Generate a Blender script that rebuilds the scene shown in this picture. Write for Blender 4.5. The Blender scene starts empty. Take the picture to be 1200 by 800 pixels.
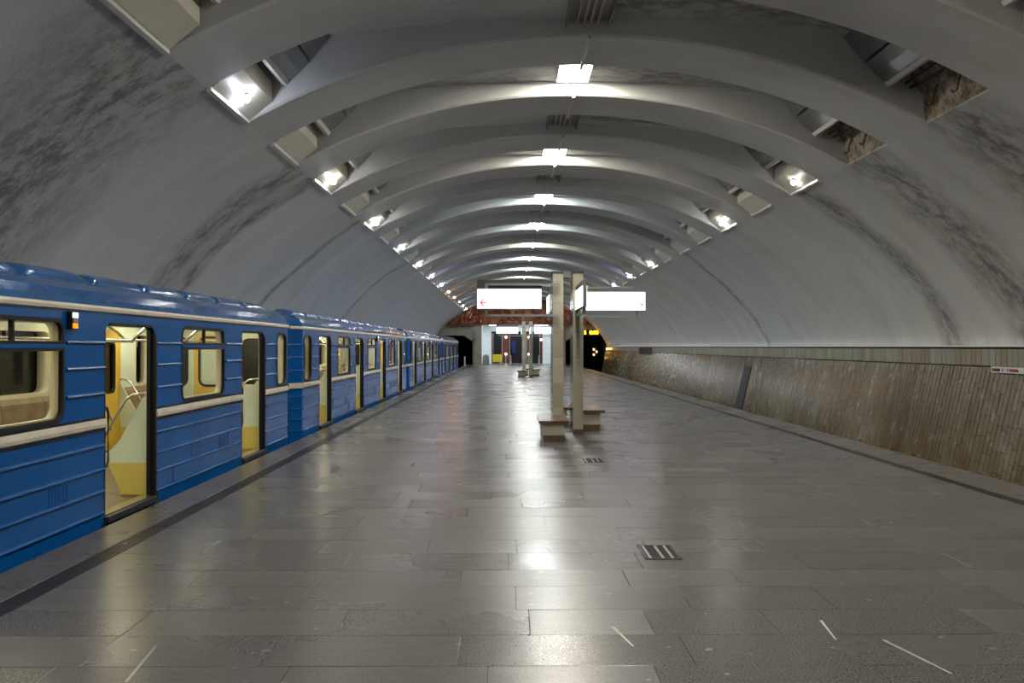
import bpy, bmesh, math, random
from mathutils import Vector, Matrix
random.seed(7)
S = bpy.context.scene
COL = S.collection
R = math.radians

# ------------------------------------------------------------------ camera
cam_d = bpy.data.cameras.new('camera'); cam = bpy.data.objects.new('camera', cam_d); COL.objects.link(cam)
cam_d.sensor_width = 36.0; cam_d.lens = 30.0; cam_d.clip_end = 400; cam_d.clip_start = 0.05
EYE = 1.75
cam.location = (0, 0, EYE)
cam.rotation_euler = (R(90) + 0.006, 0, -0.007)
S.camera = cam
# ------------------------------------------------------------------ world / exposure
W = bpy.data.worlds.new('world'); S.world = W; W.use_nodes = True
W.node_tree.nodes['Background'].inputs[0].default_value = (0.5, 0.6, 0.7, 1)
W.node_tree.nodes['Background'].inputs[1].default_value = 0.0
S.view_settings.view_transform = 'Standard'
S.view_settings.look = 'None'
S.view_settings.gamma = 1.0
S.view_settings.use_curve_mapping = False
S.view_settings.exposure = 1.08
CROWN_E = 66.0     # emission of the crown lamps
NICHE_E = 105.0    # emission of the small side lamps
CAR_E = 9.0        # lamps inside the train
SIGN_E = 0.46
HALL_E = 15.0

# ------------------------------------------------------------------ layout numbers
CX = 1.25                       # axis of the vault
HALF, SPRING, CROWN = 8.5, 1.74, 6.52
EDGE_L, EDGE_R = -3.9, 6.5      # platform edges
Y0, YE = -20.0, 82.4            # ends of the station
RIB0, PITCH, RIBW = 13.07, 3.09, 1.4
KMIN, KMAX = -10, 21
NDX = 5.22                      # where the coffers end

# ------------------------------------------------------------------ node helpers
class NT:
    def __init__(s, name):
        s.m = bpy.data.materials.new(name); s.m.use_nodes = True
        s.t = s.m.node_tree; s.b = s.t.nodes['Principled BSDF']; s.out = s.t.nodes['Material Output']
    def n(s, typ, **kw):
        x = s.t.nodes.new(typ)
        for k, v in kw.items(): setattr(x, k, v)
        return x
    def l(s, a, b): s.t.links.new(a, b)
    def put(s, sock, v):
        if isinstance(v, bpy.types.NodeSocket): s.l(v, sock)
        elif isinstance(v, tuple) and len(v) == 3 and sock.type == 'RGBA': sock.default_value = (*v, 1)
        else: sock.default_value = v
    def math(s, op, a, b=0.0, c=None, clamp=False):
        x = s.n('ShaderNodeMath', operation=op); x.use_clamp = clamp
        s.put(x.inputs[0], a); s.put(x.inputs[1], b)
        if c is not None: s.put(x.inputs[2], c)
        return x.outputs[0]
    def pos(s, scale=(1, 1, 1), obj=False):
        if obj: p = s.n('ShaderNodeTexCoord').outputs['Object']
        else: p = s.n('ShaderNodeNewGeometry').outputs['Position']
        mp = s.n('ShaderNodeMapping'); s.l(p, mp.inputs[0]); mp.inputs['Scale'].default_value = scale
        return mp.outputs[0]
    def noise(s, vec, scale, detail=4, rough=0.55, dist=0.0):
        x = s.n('ShaderNodeTexNoise'); s.l(vec, x.inputs['Vector'])
        x.inputs['Scale'].default_value = scale; x.inputs['Detail'].default_value = detail
        x.inputs['Roughness'].default_value = rough; x.inputs['Distortion'].default_value = dist
        return x.outputs['Fac']
    def ramp(s, fac, stops):
        x = s.n('ShaderNodeValToRGB'); s.l(fac, x.inputs[0]); e = x.color_ramp.elements
        while len(e) < len(stops): e.new(0.5)
        for i, (p, c) in enumerate(stops):
            e[i].position = p; e[i].color = (*c, 1) if isinstance(c, tuple) else (c, c, c, 1)
        return x.outputs[0]
    def mix(s, f, a, b, mode='MIX'):
        x = s.n('ShaderNodeMix', data_type='RGBA', blend_type=mode)
        s.put(x.inputs[0], f); s.put(x.inputs[6], a); s.put(x.inputs[7], b)
        return x.outputs[2]
    def bump(s, h, strength, dist=0.01):
        x = s.n('ShaderNodeBump'); s.l(h, x.inputs['Height'])
        x.inputs['Strength'].default_value = strength; x.inputs['Distance'].default_value = dist
        s.l(x.outputs[0], s.b.inputs['Normal'])
    def attr(s, name):
        x = s.n('ShaderNodeAttribute'); x.attribute_name = name; return x.outputs['Fac']
    def set(s, **kw):
        for k, v in kw.items(): s.put(s.b.inputs[k.replace('_', ' ')], v)
        return s

def plain(name, col, rough=0.5, metal=0.0, var=0.12, scale=3.0, spec=0.5, coat=0.0):
    t = NT(name); n = t.noise(t.pos(obj=True), scale, 5, 0.6)
    lo = tuple(c * (1 - var) for c in col); hi = tuple(min(1, c * (1 + var)) for c in col)
    t.set(Base_Color=t.ramp(n, [(0.3, lo), (0.7, hi)]), Roughness=rough, Metallic=metal, Coat_Weight=coat)
    t.b.inputs['Specular IOR Level'].default_value = spec
    return t.m

def emit(name, col, e):
    t = NT(name); t.set(Base_Color=(0.8, 0.8, 0.8), Roughness=0.4)
    t.b.inputs['Emission Color'].default_value = (*col, 1); t.b.inputs['Emission Strength'].default_value = e
    return t.m

M = {}
def mats():
    # --- painted concrete of the vault: streaks run round the arc at constant y
    t = NT('vault_concrete')
    P = t.pos(); sep = t.n('ShaderNodeSeparateXYZ'); t.l(t.n('ShaderNodeNewGeometry').outputs['Position'], sep.inputs[0])
    x, y, z = sep.outputs
    big = t.noise(t.pos((0.35, 0.9, 0.35)), 0.9, 5, 0.6)
    base = t.ramp(big, [(0.3, (0.56, 0.565, 0.555)), (0.7, (0.68, 0.69, 0.68))])
    wob = t.math('MULTIPLY_ADD', t.noise(t.pos((0.5, 0.2, 0.5)), 1.0, 2), 1.6, -0.8)
    yy = t.math('ADD', y, wob)
    def band(c, w, side):
        b = t.math('SUBTRACT', 1.0, t.math('DIVIDE', t.math('ABSOLUTE', t.math('SUBTRACT', yy, c)), w), clamp=True)
        s = t.math('GREATER_THAN', x, CX) if side > 0 else t.math('LESS_THAN', x, CX)
        return t.math('MULTIPLY', b, s)
    tot = None
    for c, w, side in [(10.2, 2.2, -1), (16.4, 0.8, -1), (17.6, 0.5, -1), (34.6, 0.35, -1), (23.2, 0.3, -1),
                       (15.6, 1.1, 1), (12.6, 1.0, 1), (18.6, 0.6, 1), (31.5, 0.25, 1)]:
        b = band(c, w, side); tot = b if tot is None else t.math('ADD', tot, b)
    st = t.noise(t.pos((1.2, 2.1, 1.2)), 2.0, 14, 0.78, 0.05)
    f = t.math('MULTIPLY', tot, t.math('MULTIPLY_ADD', st, 7.5, -3.3, clamp=True), clamp=True)
    broad = t.math('MULTIPLY', t.math('POWER', tot, 0.7, clamp=True), 0.28)
    fine = t.math('MULTIPLY_ADD', t.noise(t.pos((0.6, 1.8, 0.6)), 1.3, 10, 0.7), 2.4, -1.15, clamp=True)
    c1 = t.mix(t.math('MULTIPLY', fine, 0.35), base, (0.27, 0.26, 0.245))
    c2 = t.mix(broad, c1, (0.24, 0.225, 0.20))
    c3 = t.mix(t.math('MULTIPLY', f, 0.8), c2, (0.10, 0.095, 0.082))
    rust = t.math('MULTIPLY', f, t.math('MULTIPLY_ADD', t.noise(P, 2.3, 3), 6, -3.6, clamp=True))
    c4 = t.mix(t.math('MULTIPLY', rust, 0.6), c3, (0.17, 0.105, 0.05))
    t.set(Base_Color=c4, Roughness=0.62)
    t.bump(t.math('ADD', t.noise(P, 26, 5, 0.7), t.math('MULTIPLY', f, -2.0)), 0.5, 0.014)
    M['vault'] = t.m
    t = NT('rib_plaster'); P = t.pos()
    n1 = t.noise(t.pos((0.5, 1.2, 0.5)), 1.1, 6, 0.6)
    c = t.ramp(n1, [(0.3, (0.54, 0.54, 0.53)), (0.7, (0.64, 0.645, 0.635))])
    d = t.math('MULTIPLY_ADD', t.noise(t.pos((1, 2, 1)), 2.6, 7, 0.65), 6.0, -3.9, clamp=True)
    t.set(Base_Color=t.mix(t.math('MULTIPLY', d, 0.35), c, (0.2, 0.185, 0.16)), Roughness=0.6)
    t.bump(t.noise(P, 22, 5, 0.7), 0.22, 0.01); M['rib'] = t.m
    # --- stained raw concrete where panels are missing
    t = NT('stained_concrete'); P = t.pos()
    n = t.noise(P, 5.0, 9, 0.72, 0.1)
    t.set(Base_Color=t.ramp(n, [(0.30, (0.02, 0.018, 0.014)), (0.45, (0.13, 0.10, 0.055)), (0.56, (0.30, 0.255, 0.20)), (0.75, (0.40, 0.35, 0.28))]), Roughness=0.8)
    t.bump(n, 0.5, 0.03); M['stained'] = t.m
    # --- granite floor
    def granite(name, lo, hi, r0, r1, spec=0.5):
        t = NT(name); P = t.pos(); sh = t.attr('shade')
        sp = t.noise(P, 75, 4, 0.8); sp2 = t.noise(P, 60, 3, 0.6)
        b = t.mix(sh, lo, hi)
        b = t.mix(t.math('MULTIPLY_ADD', sp, 6.0, -2.6, clamp=True), t.mix(0.6, b, tuple(h * 1.7 for h in hi)), t.mix(0.65, b, (0.012, 0.011, 0.010)))
        b = t.mix(t.math('MULTIPLY', t.math('MULTIPLY_ADD', sp2, 5.0, -2.9, clamp=True), 0.5), b, tuple(min(1, h * 1.7) for h in hi))
        dirt = t.noise(t.pos((0.8, 0.8, 1)), 1.1, 7, 0.62)
        b = t.mix(t.math('MULTIPLY', t.math('MULTIPLY_ADD', dirt, 1.6, -0.6, clamp=True), 0.45), b, t.mix(0.6, b, (0.05, 0.04, 0.032)))
        gum = t.math('MULTIPLY_ADD', t.noise(t.pos((1, 1.2, 1)), 9.0, 1, 0.3), 30, -22.6, clamp=True)
        b = t.mix(t.math('MULTIPLY', gum, 0.5), b, (0.32, 0.28, 0.24))
        rr = t.math('MULTIPLY_ADD', t.noise(t.pos((1, 1, 1)), 0.8, 4, 0.5), (r1 - r0), r0, clamp=True)
        rr = t.math('ADD', rr, t.math('MULTIPLY', sh, 0.06))
        t.set(Base_Color=b, Roughness=rr); t.b.inputs['Specular IOR Level'].default_value = spec
        t.bump(t.math('ADD', t.math('MULTIPLY', t.noise(t.pos((1, 2.2, 1)), 4.0, 3, 0.5), 1.0), t.math('MULTIPLY', sp2, 0.06)), 0.13, 0.02)
        return t.m
    M['granite'] = granite('grey_granite', (0.046, 0.042, 0.038), (0.090, 0.085, 0.080), 0.205, 0.305, 0.40)
    M['kerb'] = granite('brown_granite', (0.062, 0.053, 0.043), (0.095, 0.083, 0.068), 0.2, 0.3, 0.45)
    M['stripe'] = granite('black_granite', (0.006, 0.006, 0.008), (0.012, 0.012, 0.015), 0.3, 0.42, 0.1)
    M['joint'] = plain('joint_mortar', (0.03, 0.028, 0.026), 0.85)
    # --- marble tiles of the track wall
    t = NT('track_wall_marble'); P = t.pos(); sh = t.attr('shade')
    n = t.noise(t.pos((1, 1, 0.7)), 5.0, 4, 0.5)
    b = t.ramp(sh, [(0.0, (0.075, 0.050, 0.024)), (0.3, (0.130, 0.096, 0.046)), (0.55, (0.175, 0.142, 0.080)), (0.8, (0.215, 0.193, 0.130)), (1.0, (0.28, 0.265, 0.215))])
    b = t.mix(t.math('MULTIPLY_ADD', n, 2.0, -0.6, clamp=True), t.mix(0.25, b, (0.05, 0.032, 0.018)), b)
    zone = t.math('MULTIPLY_ADD', t.noise(t.pos((0.2, 0.35, 0.5)), 1.2, 3), 4, -1.6, clamp=True)
    b = t.mix(t.math('MULTIPLY', zone, 0.65), b, t.mix(0.8, b, (0.085, 0.05, 0.025)))
    t.set(Base_Color=b, Roughness=t.math('MULTIPLY_ADD', n, 0.3, 0.08)); t.bump(n, 0.03, 0.01)
    t.b.inputs['Specular IOR Level'].default_value = 0.32
    M['tile'] = t.m
    t = NT('band_marble'); sh = t.attr('shade'); n = t.noise(t.pos(), 5, 6, 0.65)
    b = t.ramp(sh, [(0.0, (0.24, 0.21, 0.15)), (0.4, (0.29, 0.275, 0.21)), (0.7, (0.28, 0.295, 0.24)), (1.0, (0.38, 0.36, 0.29))])
    t.set(Base_Color=t.mix(t.math('MULTIPLY', n, 0.4), b, (0.16, 0.11, 0.06)), Roughness=0.3); M['band'] = t.m
    # --- train
    t = NT('blue_paint'); P = t.pos(obj=True)
    n = t.noise(P, 1.3, 5, 0.6)
    t.set(Base_Color=t.ramp(n, [(0.3, (0.0012, 0.064, 0.245)), (0.7, (0.002, 0.082, 0.30))]), Roughness=0.26)
    t.b.inputs['Specular IOR Level'].default_value = 0.2
    t.b.inputs['Coat Roughness'].default_value = 0.08
    t.bump(t.noise(t.pos((1, 1, 0.6), obj=True), 7.0, 3, 0.5), 0.06, 0.012); M['blue'] = t.m
    t = NT('blue_roof_paint'); P = t.pos(obj=True); n = t.noise(P, 4, 5, 0.6)
    t.set(Base_Color=t.ramp(n, [(0.3, (0.002, 0.055, 0.20)), (0.7, (0.004, 0.085, 0.29))]), Roughness=0.16, Coat_Weight=0.6)
    t.bump(t.noise(P, 9.0, 4, 0.6), 0.35, 0.015); M['blueroof'] = t.m
    M['cream_trim'] = plain('cream_trim', (0.54, 0.50, 0.42), 0.35)
    M['rubber'] = plain('black_rubber', (0.008, 0.008, 0.009), 0.5, spec=0.25)
    M['dark_metal'] = plain('dark_metal', (0.035, 0.035, 0.038), 0.5, 0.3)
    M['under'] = plain('underframe_black', (0.014, 0.014, 0.015), 0.8)
    M['mint'] = plain('mint_laminate', (0.56, 0.64, 0.52), 0.38, var=0.04)
    M['cream_in'] = plain('cream_plastic', (0.66, 0.62, 0.46), 0.4, var=0.05)
    M['yellow_door'] = plain('yellow_paint', (0.70, 0.48, 0.07), 0.32, var=0.07)
    M['yellow_skirt'] = plain('yellow_skirt', (0.56, 0.47, 0.12), 0.4, var=0.07)
    M['leather'] = plain('brown_leather', (0.22, 0.15, 0.085), 0.5, var=0.2, scale=8)
    M['lino'] = plain('brown_lino', (0.13, 0.10, 0.065), 0.45, var=0.2, scale=6)
    M['chrome'] = plain('rail_metal', (0.62, 0.60, 0.54), 0.22, 0.9, var=0.05)
    t = NT('window_glass'); t.t.nodes.remove(t.b)
    tr = t.n('ShaderNodeBsdfTransparent'); tr.inputs[0].default_value = (0.86, 0.88, 0.85, 1)
    gl = t.n('ShaderNodeBsdfGlossy'); gl.inputs['Roughness'].default_value = 0.03
    fr = t.n('ShaderNodeFresnel'); fr.inputs[0].default_value = 1.45
    mx = t.n('ShaderNodeMixShader'); t.l(fr.outputs[0], mx.inputs[0]); t.l(tr.outputs[0], mx.inputs[1]); t.l(gl.outputs[0], mx.inputs[2])
    t.l(mx.outputs[0], t.out.inputs[0]); M['glass'] = t.m
    M['car_lamp'] = emit('car_lamp_glow', (1.0, 0.92, 0.70), CAR_E)
    M['lamp_white'] = emit('marker_white', (1, 1, 0.95), 2.0)
    M['lamp_orange'] = emit('marker_orange', (1.0, 0.30, 0.0), 0.55); M['lamp_orange'].node_tree.nodes['Principled BSDF'].inputs['Base Color'].default_value = (.8, .25, .01, 1)
    # --- station pieces
    M['crown_warm'] = emit('crown_lamp_warm', (1.0, 0.93, 0.80), CROWN_E)
    M['crown_cool'] = emit('crown_lamp_cool', (0.88, 0.98, 1.0), CROWN_E)
    for nm, c in dict(white=(1.0, 0.98, 0.95), cool=(0.80, 0.86, 1.0), violet=(0.66, 0.58, 1.0), orange=(1.0, 0.42, 0.16)).items():
        M['niche_' + nm] = emit('niche_lamp_' + nm, c, NICHE_E)
    M['niche_dim'] = emit('niche_lamp_dim', (1.0, 0.96, 0.88), NICHE_E * .25)
    M['panel'] = plain('cream_panel', (0.60, 0.585, 0.50), 0.42, var=0.05)
    M['lip'] = plain('white_lip', (0.70, 0.69, 0.65), 0.35, var=0.05)
    t = NT('grey_cassette'); n = t.noise(t.pos(obj=True), 1.6, 2)
    t.set(Base_Color=(0.30, 0.31, 0.32), Roughness=0.16, Metallic=0.55); t.bump(n, 0.25, 0.05); M['cassette'] = t.m
    M['conduit'] = plain('white_conduit', (0.62, 0.62, 0.60), 0.4)
    M['tube_off'] = plain('unlit_tube', (0.50, 0.46, 0.36), 0.3)
    M['housing'] = plain('lamp_housing', (0.22, 0.21, 0.19), 0.5)
    t = NT('beige_limestone'); n = t.noise(t.pos(), 5, 6, 0.6); ob = t.n('ShaderNodeObjectInfo').outputs['Random']
    b = t.mix(ob, (0.33, 0.31, 0.23), (0.46, 0.45, 0.36))
    t.set(Base_Color=t.mix(t.math('MULTIPLY', n, 0.45), b, (0.24, 0.21, 0.14)), Roughness=0.35); M['stone'] = t.m
    M['brown_granite'] = plain('polished_brown_granite', (0.125, 0.072, 0.045), 0.15, var=0.3, scale=40)
    M['side_granite'] = plain('polished_dark_granite', (0.06, 0.045, 0.04), 0.10, var=0.3, scale=30)
    M['wood'] = plain('brown_stone_seat', (0.105, 0.060, 0.031), 0.2, var=0.3, scale=9)
    M['sign_frame'] = plain('grey_aluminium', (0.30, 0.31, 0.31), 0.35, 0.5)
    M['sign_dark'] = plain('dark_sign_housing', (0.04, 0.042, 0.045), 0.5)
    M['sign_face'] = emit('lit_sign_face', (0.97, 1.0, 1.0), SIGN_E)
    M['sign_hot'] = emit('bright_sign_face', (0.95, 1.0, 1.0), SIGN_E * 2.6)
    M['red'] = emit('red_backlit_print', (0.85, 0.0, 0.02), SIGN_E * .55); M['red'].node_tree.nodes['Principled BSDF'].inputs['Base Color'].default_value = (.6, .01, .02, 1)
    M['faint'] = plain('faint_print', (0.36, 0.35, 0.33), 0.5, var=0.02)
    t = NT('copper_relief'); n = t.noise(t.pos(), 1.8, 6, 0.6)
    t.set(Base_Color=t.ramp(n, [(0.3, (0.21, 0.07, 0.032)), (0.7, (0.44, 0.17, 0.09))]), Roughness=0.42, Metallic=0.35); M['copper'] = t.m
    M['end_stone'] = plain('end_wall_marble', (0.36, 0.33, 0.27), 0.35, var=0.12, scale=2)
    M['white_marble'] = plain('white_marble', (0.74, 0.78, 0.80), 0.3, var=0.07)
    M['black'] = plain('tunnel_black', (0.006, 0.006, 0.007), 0.9)
    M['dark_gloss'] = plain('black_gloss', (0.008, 0.008, 0.011), 0.3)
    M['brown_marble'] = plain('brown_marble', (0.12, 0.042, 0.032), 0.14, var=0.25)
    M['hall_lamp'] = emit('hall_lamp_glow', (0.90, 0.97, 1.0), HALL_E)
    M['spot'] = emit('escalator_light_reflection', (1.0, 0.78, 0.55), 14)
    M['sign_yellow'] = plain('yellow_board', (0.80, 0.62, 0.02), 0.45, var=0.04)
    M['grey_stone'] = plain('grey_stone', (0.30, 0.32, 0.35), 0.5)
    M['steel'] = plain('steel', (0.5, 0.52, 0.55), 0.3, 0.8)
    M['blue_shape'] = plain('dark_blue_shape', (0.012, 0.03, 0.16), 0.7)
    M['orange_glow'] = emit('orange_digits', (1.0, 0.45, 0.0), 6)
    M['signal'] = emit('signal_orange', (1.0, 0.45, 0.06), 18)
    M['signal_w'] = emit('signal_white', (1.0, 0.78, 0.6), 12)
    M['plaque'] = plain('dark_brown_board', (0.035, 0.018, 0.013), 0.6, spec=0.2)
    M['niche_door'] = plain('dark_grey_steel', (0.024, 0.026, 0.032), 0.6, spec=0.25)
    M['sign_white'] = plain('white_enamel', (0.62, 0.60, 0.58), 0.4, var=0.04)
    M['navy'] = plain('navy_print', (0.03, 0.03, 0.09), 0.5)
    M['crimson'] = plain('crimson_print', (0.33, 0.03, 0.06), 0.5)
    M['bed'] = plain('track_bed', (0.05, 0.045, 0.04), 0.9, var=0.4)
    M['rail'] = plain('rail_steel', (0.25, 0.22, 0.2), 0.35, 0.8)
    M['rust'] = plain('rusty_iron', (0.05, 0.035, 0.025), 0.8)
mats()

# ------------------------------------------------------------------ mesh helpers
class MB:
    def __init__(s): s.v = []; s.f = []; s.sh = []
    def box(s, x0, x1, y0, y1, z0, z1, sh=0.5):
        i = len(s.v)
        s.v += [(x0, y0, z0), (x1, y0, z0), (x1, y1, z0), (x0, y1, z0), (x0, y0, z1), (x1, y0, z1), (x1, y1, z1), (x0, y1, z1)]
        s.f += [tuple(i + k for k in q) for q in ((3, 2, 1, 0), (4, 5, 6, 7), (0, 1, 5, 4), (1, 2, 6, 5), (2, 3, 7, 6), (3, 0, 4, 7))]
        s.sh += [sh] * 6; return s
    def quad(s, *p, sh=0.5):
        i = len(s.v); s.v += [tuple(q) for q in p]; s.f.append(tuple(range(i, i + len(p)))); s.sh.append(sh); return s
    def prism(s, poly, axis, a, b, sh=0.5):
        """closed polygon (2D) extruded along axis from a to b; the two other axes keep their order"""
        n = len(poly); i = len(s.v)
        def p(u, w, t): return {'x': (t, u, w), 'y': (u, t, w), 'z': (u, w, t)}[axis]
        s.v += [p(u, w, a) for u, w in poly] + [p(u, w, b) for u, w in poly]
        s.f += [tuple(range(i, i + n)), tuple(range(i + 2 * n - 1, i + n - 1, -1))]
        for k in range(n):
            j = (k + 1) % n; s.f.append((i + k, i + n + k, i + n + j, i + j))
        s.sh += [sh] * (n + 2); return s
    def tube(s, pts, r, seg=8, cap=True):
        pts = [Vector(p) for p in pts]; rings = []
        for k, p in enumerate(pts):
            d = (pts[min(k + 1, len(pts) - 1)] - pts[max(k - 1, 0)]).normalized()
            a = d.cross(Vector((0, 0, 1)))
            if a.length < 1e-3: a = d.cross(Vector((1, 0, 0)))
            a.normalize(); b = d.cross(a); ring = []
            for q in range(seg):
                t = 2 * math.pi * q / seg; ring.append(len(s.v)); s.v.append(tuple(p + a * (r * math.cos(t)) + b * (r * math.sin(t))))
            rings.append(ring)
        for r0, r1 in zip(rings, rings[1:]):
            for q in range(seg): s.f.append((r0[q], r0[(q + 1) % seg], r1[(q + 1) % seg], r1[q])); s.sh.append(0.5)
        if cap: s.f += [tuple(rings[0][::-1]), tuple(rings[-1])]; s.sh += [0.5, 0.5]
        return s
    def ball(s, c, r, seg=10, rings=6, sz=1.0):
        i = len(s.v); c = Vector(c)
        for a in range(rings + 1):
            th = math.pi * a / rings
            for q in range(seg):
                ph = 2 * math.pi * q / seg
                s.v.append((c.x + r * math.sin(th) * math.cos(ph), c.y + r * math.sin(th) * math.sin(ph), c.z + r * sz * math.cos(th)))
        for a in range(rings):
            for q in range(seg):
                s.f.append((i + a * seg + q, i + a * seg + (q + 1) % seg, i + (a + 1) * seg + (q + 1) % seg, i + (a + 1) * seg + q)); s.sh.append(0.5)
        return s
    def grid(s, rows):
        """rows of points -> quads"""
        i = len(s.v); n = len(rows[0])
        for r in rows: s.v += [tuple(p) for p in r]
        for a in range(len(rows) - 1):
            for b in range(n - 1):
                s.f.append((i + a * n + b, i + a * n + b + 1, i + (a + 1) * n + b + 1, i + (a + 1) * n + b)); s.sh.append(0.5)
        return s
    def mesh(s, name, mat, smooth=False, shade=False, fix=True):
        me = bpy.data.meshes.new(name); me.from_pydata(s.v, [], s.f)
        if fix:
            bm = bmesh.new(); bm.from_mesh(me); bmesh.ops.recalc_face_normals(bm, faces=bm.faces); bm.to_mesh(me); bm.free()
        if shade:
            at = me.attributes.new('shade', 'FLOAT', 'FACE'); at.data.foreach_set('value', s.sh)
        me.materials.append(M[mat])
        if smooth: me.polygons.foreach_set('use_smooth', [True] * len(me.polygons))
        return me

def link(name, me, parent=None, loc=None):
    o = bpy.data.objects.new(name, me); COL.objects.link(o)
    if parent is not None: o.parent = parent
    if loc is not None: o.location = loc
    return o
def put(name, mb, mat, parent=None, loc=None, smooth=False, shade=False, fix=True):
    return link(name, mb.mesh(name, mat, smooth, shade, fix), parent, loc)
def thing(name, label, cat, loc=(0, 0, 0), group=None):
    o = bpy.data.objects.new(name, None); COL.objects.link(o); o.location = loc; o.empty_display_size = 0.1
    return tag(o, label, cat, group)
def tag(o, label, cat, group=None):
    o['label'] = label; o['category'] = cat
    if group: o['group'] = group
    return o
def struct(o, label=None):
    o['kind'] = 'structure'
    if label: o['label'] = label
    return o
def copy_tree(o, parent=None):
    c = o.copy(); COL.objects.link(c); c.parent = parent
    for ch in KIDS.get(o.name, []) if False else list(o.children): copy_tree(ch, c)
    return c
def rr(a0, a1, b0, b1, r, seg=4, corners=(1, 1, 1, 1)):
    """rounded rectangle, corners in order (a0,b0),(a1,b0),(a1,b1),(a0,b1)"""
    pts = []
    for k, (cx, cy, t0) in enumerate(((a0, b0, 180), (a1, b0, 270), (a1, b1, 0), (a0, b1, 90))):
        if not corners[k] or r <= 0: pts.append((cx, cy)); continue
        ox = cx + (r if cx == a0 else -r); oy = cy + (r if cy == b0 else -r)
        for q in range(seg + 1):
            t = R(t0 + 90 * q / seg); pts.append((ox + r * math.cos(t), oy + r * math.sin(t)))
    return pts
_pc = bpy.data.objects
def plate(name, outer, holes, axis, t0, t1, mat):
    """flat sheet with holes in a 2D plane, thickness from t0 to t1 along axis ('x': plane is y,z; 'y': plane is x,z; 'z': plane is x,y)"""
    cu = bpy.data.curves.new('tmp', 'CURVE'); cu.dimensions = '2D'; cu.fill_mode = 'BOTH'; cu.extrude = abs(t1 - t0) / 2
    for poly in [outer] + list(holes):
        sp = cu.splines.new('POLY'); sp.points.add(len(poly) - 1); sp.use_cyclic_u = True
        for p, (u, w) in zip(sp.points, poly): p.co = (u, w, 0, 1)
    ob = bpy.data.objects.new('tmp', cu); COL.objects.link(ob)
    dg = bpy.context.evaluated_depsgraph_get(); dg.update()
    me = bpy.data.meshes.new_from_object(ob.evaluated_get(dg)); bpy.data.objects.remove(ob); bpy.data.curves.remove(cu)
    mid = (t0 + t1) / 2
    for v in me.vertices:
        u, w, t = v.co; t += mid
        v.co = {'x': (t, u, w), 'y': (u, t, w), 'z': (u, w, t)}[axis]
    bm = bmesh.new(); bm.from_mesh(me); bmesh.ops.remove_doubles(bm, verts=bm.verts, dist=1e-5)
    bmesh.ops.recalc_face_normals(bm, faces=bm.faces); bm.to_mesh(me); bm.free()
    me.name = name; me.materials.clear(); me.materials.append(M[mat])
    return me
def text_mesh(name, body, size, mat):
    cu = bpy.data.curves.new('tmp', 'FONT'); cu.body = body; cu.size = size; cu.extrude = 0.004; cu.align_x = 'CENTER'
    ob = bpy.data.objects.new('tmp', cu); COL.objects.link(ob)
    dg = bpy.context.evaluated_depsgraph_get(); dg.update()
    me = bpy.data.meshes.new_from_object(ob.evaluated_get(dg)); bpy.data.objects.remove(ob); bpy.data.curves.remove(cu)
    for v in me.vertices: v.co = (v.co.x, -v.co.z, v.co.y)
    me.name = name; me.materials.clear(); me.materials.append(M[mat]); return me

ORD = ['first', 'second', 'third', 'fourth', 'fifth', 'sixth', 'seventh', 'eighth', 'ninth', 'tenth', 'eleventh', 'twelfth', 'thirteenth', 'fourteenth', 'fifteenth', 'sixteenth']
# ------------------------------------------------------------------ the vault
def prof(dx):
    dx = min(abs(dx), HALF - 1e-6)
    rad = (HALF ** 2 + (CROWN - SPRING) ** 2) / (2 * (CROWN - SPRING))
    c = CROWN - rad + math.sqrt(rad * rad - dx * dx)
    e = SPRING + (CROWN - SPRING) * math.sqrt(1 - (dx / HALF) ** 2)
    return 0.7 * c + 0.3 * e
def coffer_z(dx):
    dx = abs(dx)
    if dx <= 3.94: return 6.79 - 0.27 * (dx / 3.94) ** 2
    return 6.52 - 0.30 * (dx - 3.94)

mb = MB()
side = [NDX + (HALF - NDX) * (1 - (1 - i / 22) ** 1.6) for i in range(23)]
ys = [Y0 + (YE - Y0) * i / 40 for i in range(41)]
for sgn in (-1, 1):
    mb.grid([[(CX + sgn * d, y, prof(d)) for d in side] for y in ys])
    # turned-in end of the lower vault at the coffers, and the drip lip at its foot
    mb.grid([[(CX + sgn * NDX, y, prof(NDX)), (CX + sgn * (NDX + 0.05), y, coffer_z(NDX))] for y in (Y0, YE)])
dxs = [-NDX - 0.05 + (2 * NDX + 0.1) * i / 40 for i in range(41)]
mb.grid([[(CX + d, y, coffer_z(d)) for d in dxs] for y in (Y0, YE)])
ceiling = struct(put('ceiling', mb, 'vault', smooth=True, fix=False), 'grey plastered vault with water stains')
# ribs
rx = [-NDX + 2 * NDX * i / 48 for i in range(49)]
c = 0.035
mb = MB()
sec = lambda d: [(CX + d, 0, coffer_z(d) + 0.02), (CX + d, 0, prof(d) + c), (CX + d, c, prof(d)), (CX + d, RIBW - c, prof(d)), (CX + d, RIBW, prof(d) + c), (CX + d, RIBW, coffer_z(d) + 0.02)]
mb.grid([sec(d) for d in rx])
rib_me = mb.mesh('rib', 'rib', fix=False)
pipe_me = MB().tube([(CX + 0.03, -0.05, CROWN - 0.03), (CX + 0.03, RIBW + 0.05, CROWN - 0.03)], 0.032).mesh('conduit', 'conduit')
for k in range(KMIN, KMAX + 2):
    y = RIB0 + PITCH * k
    link('rib', rib_me, ceiling, (0, y, 0)); link('conduit', pipe_me, ceiling, (0, y, 0))
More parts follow.
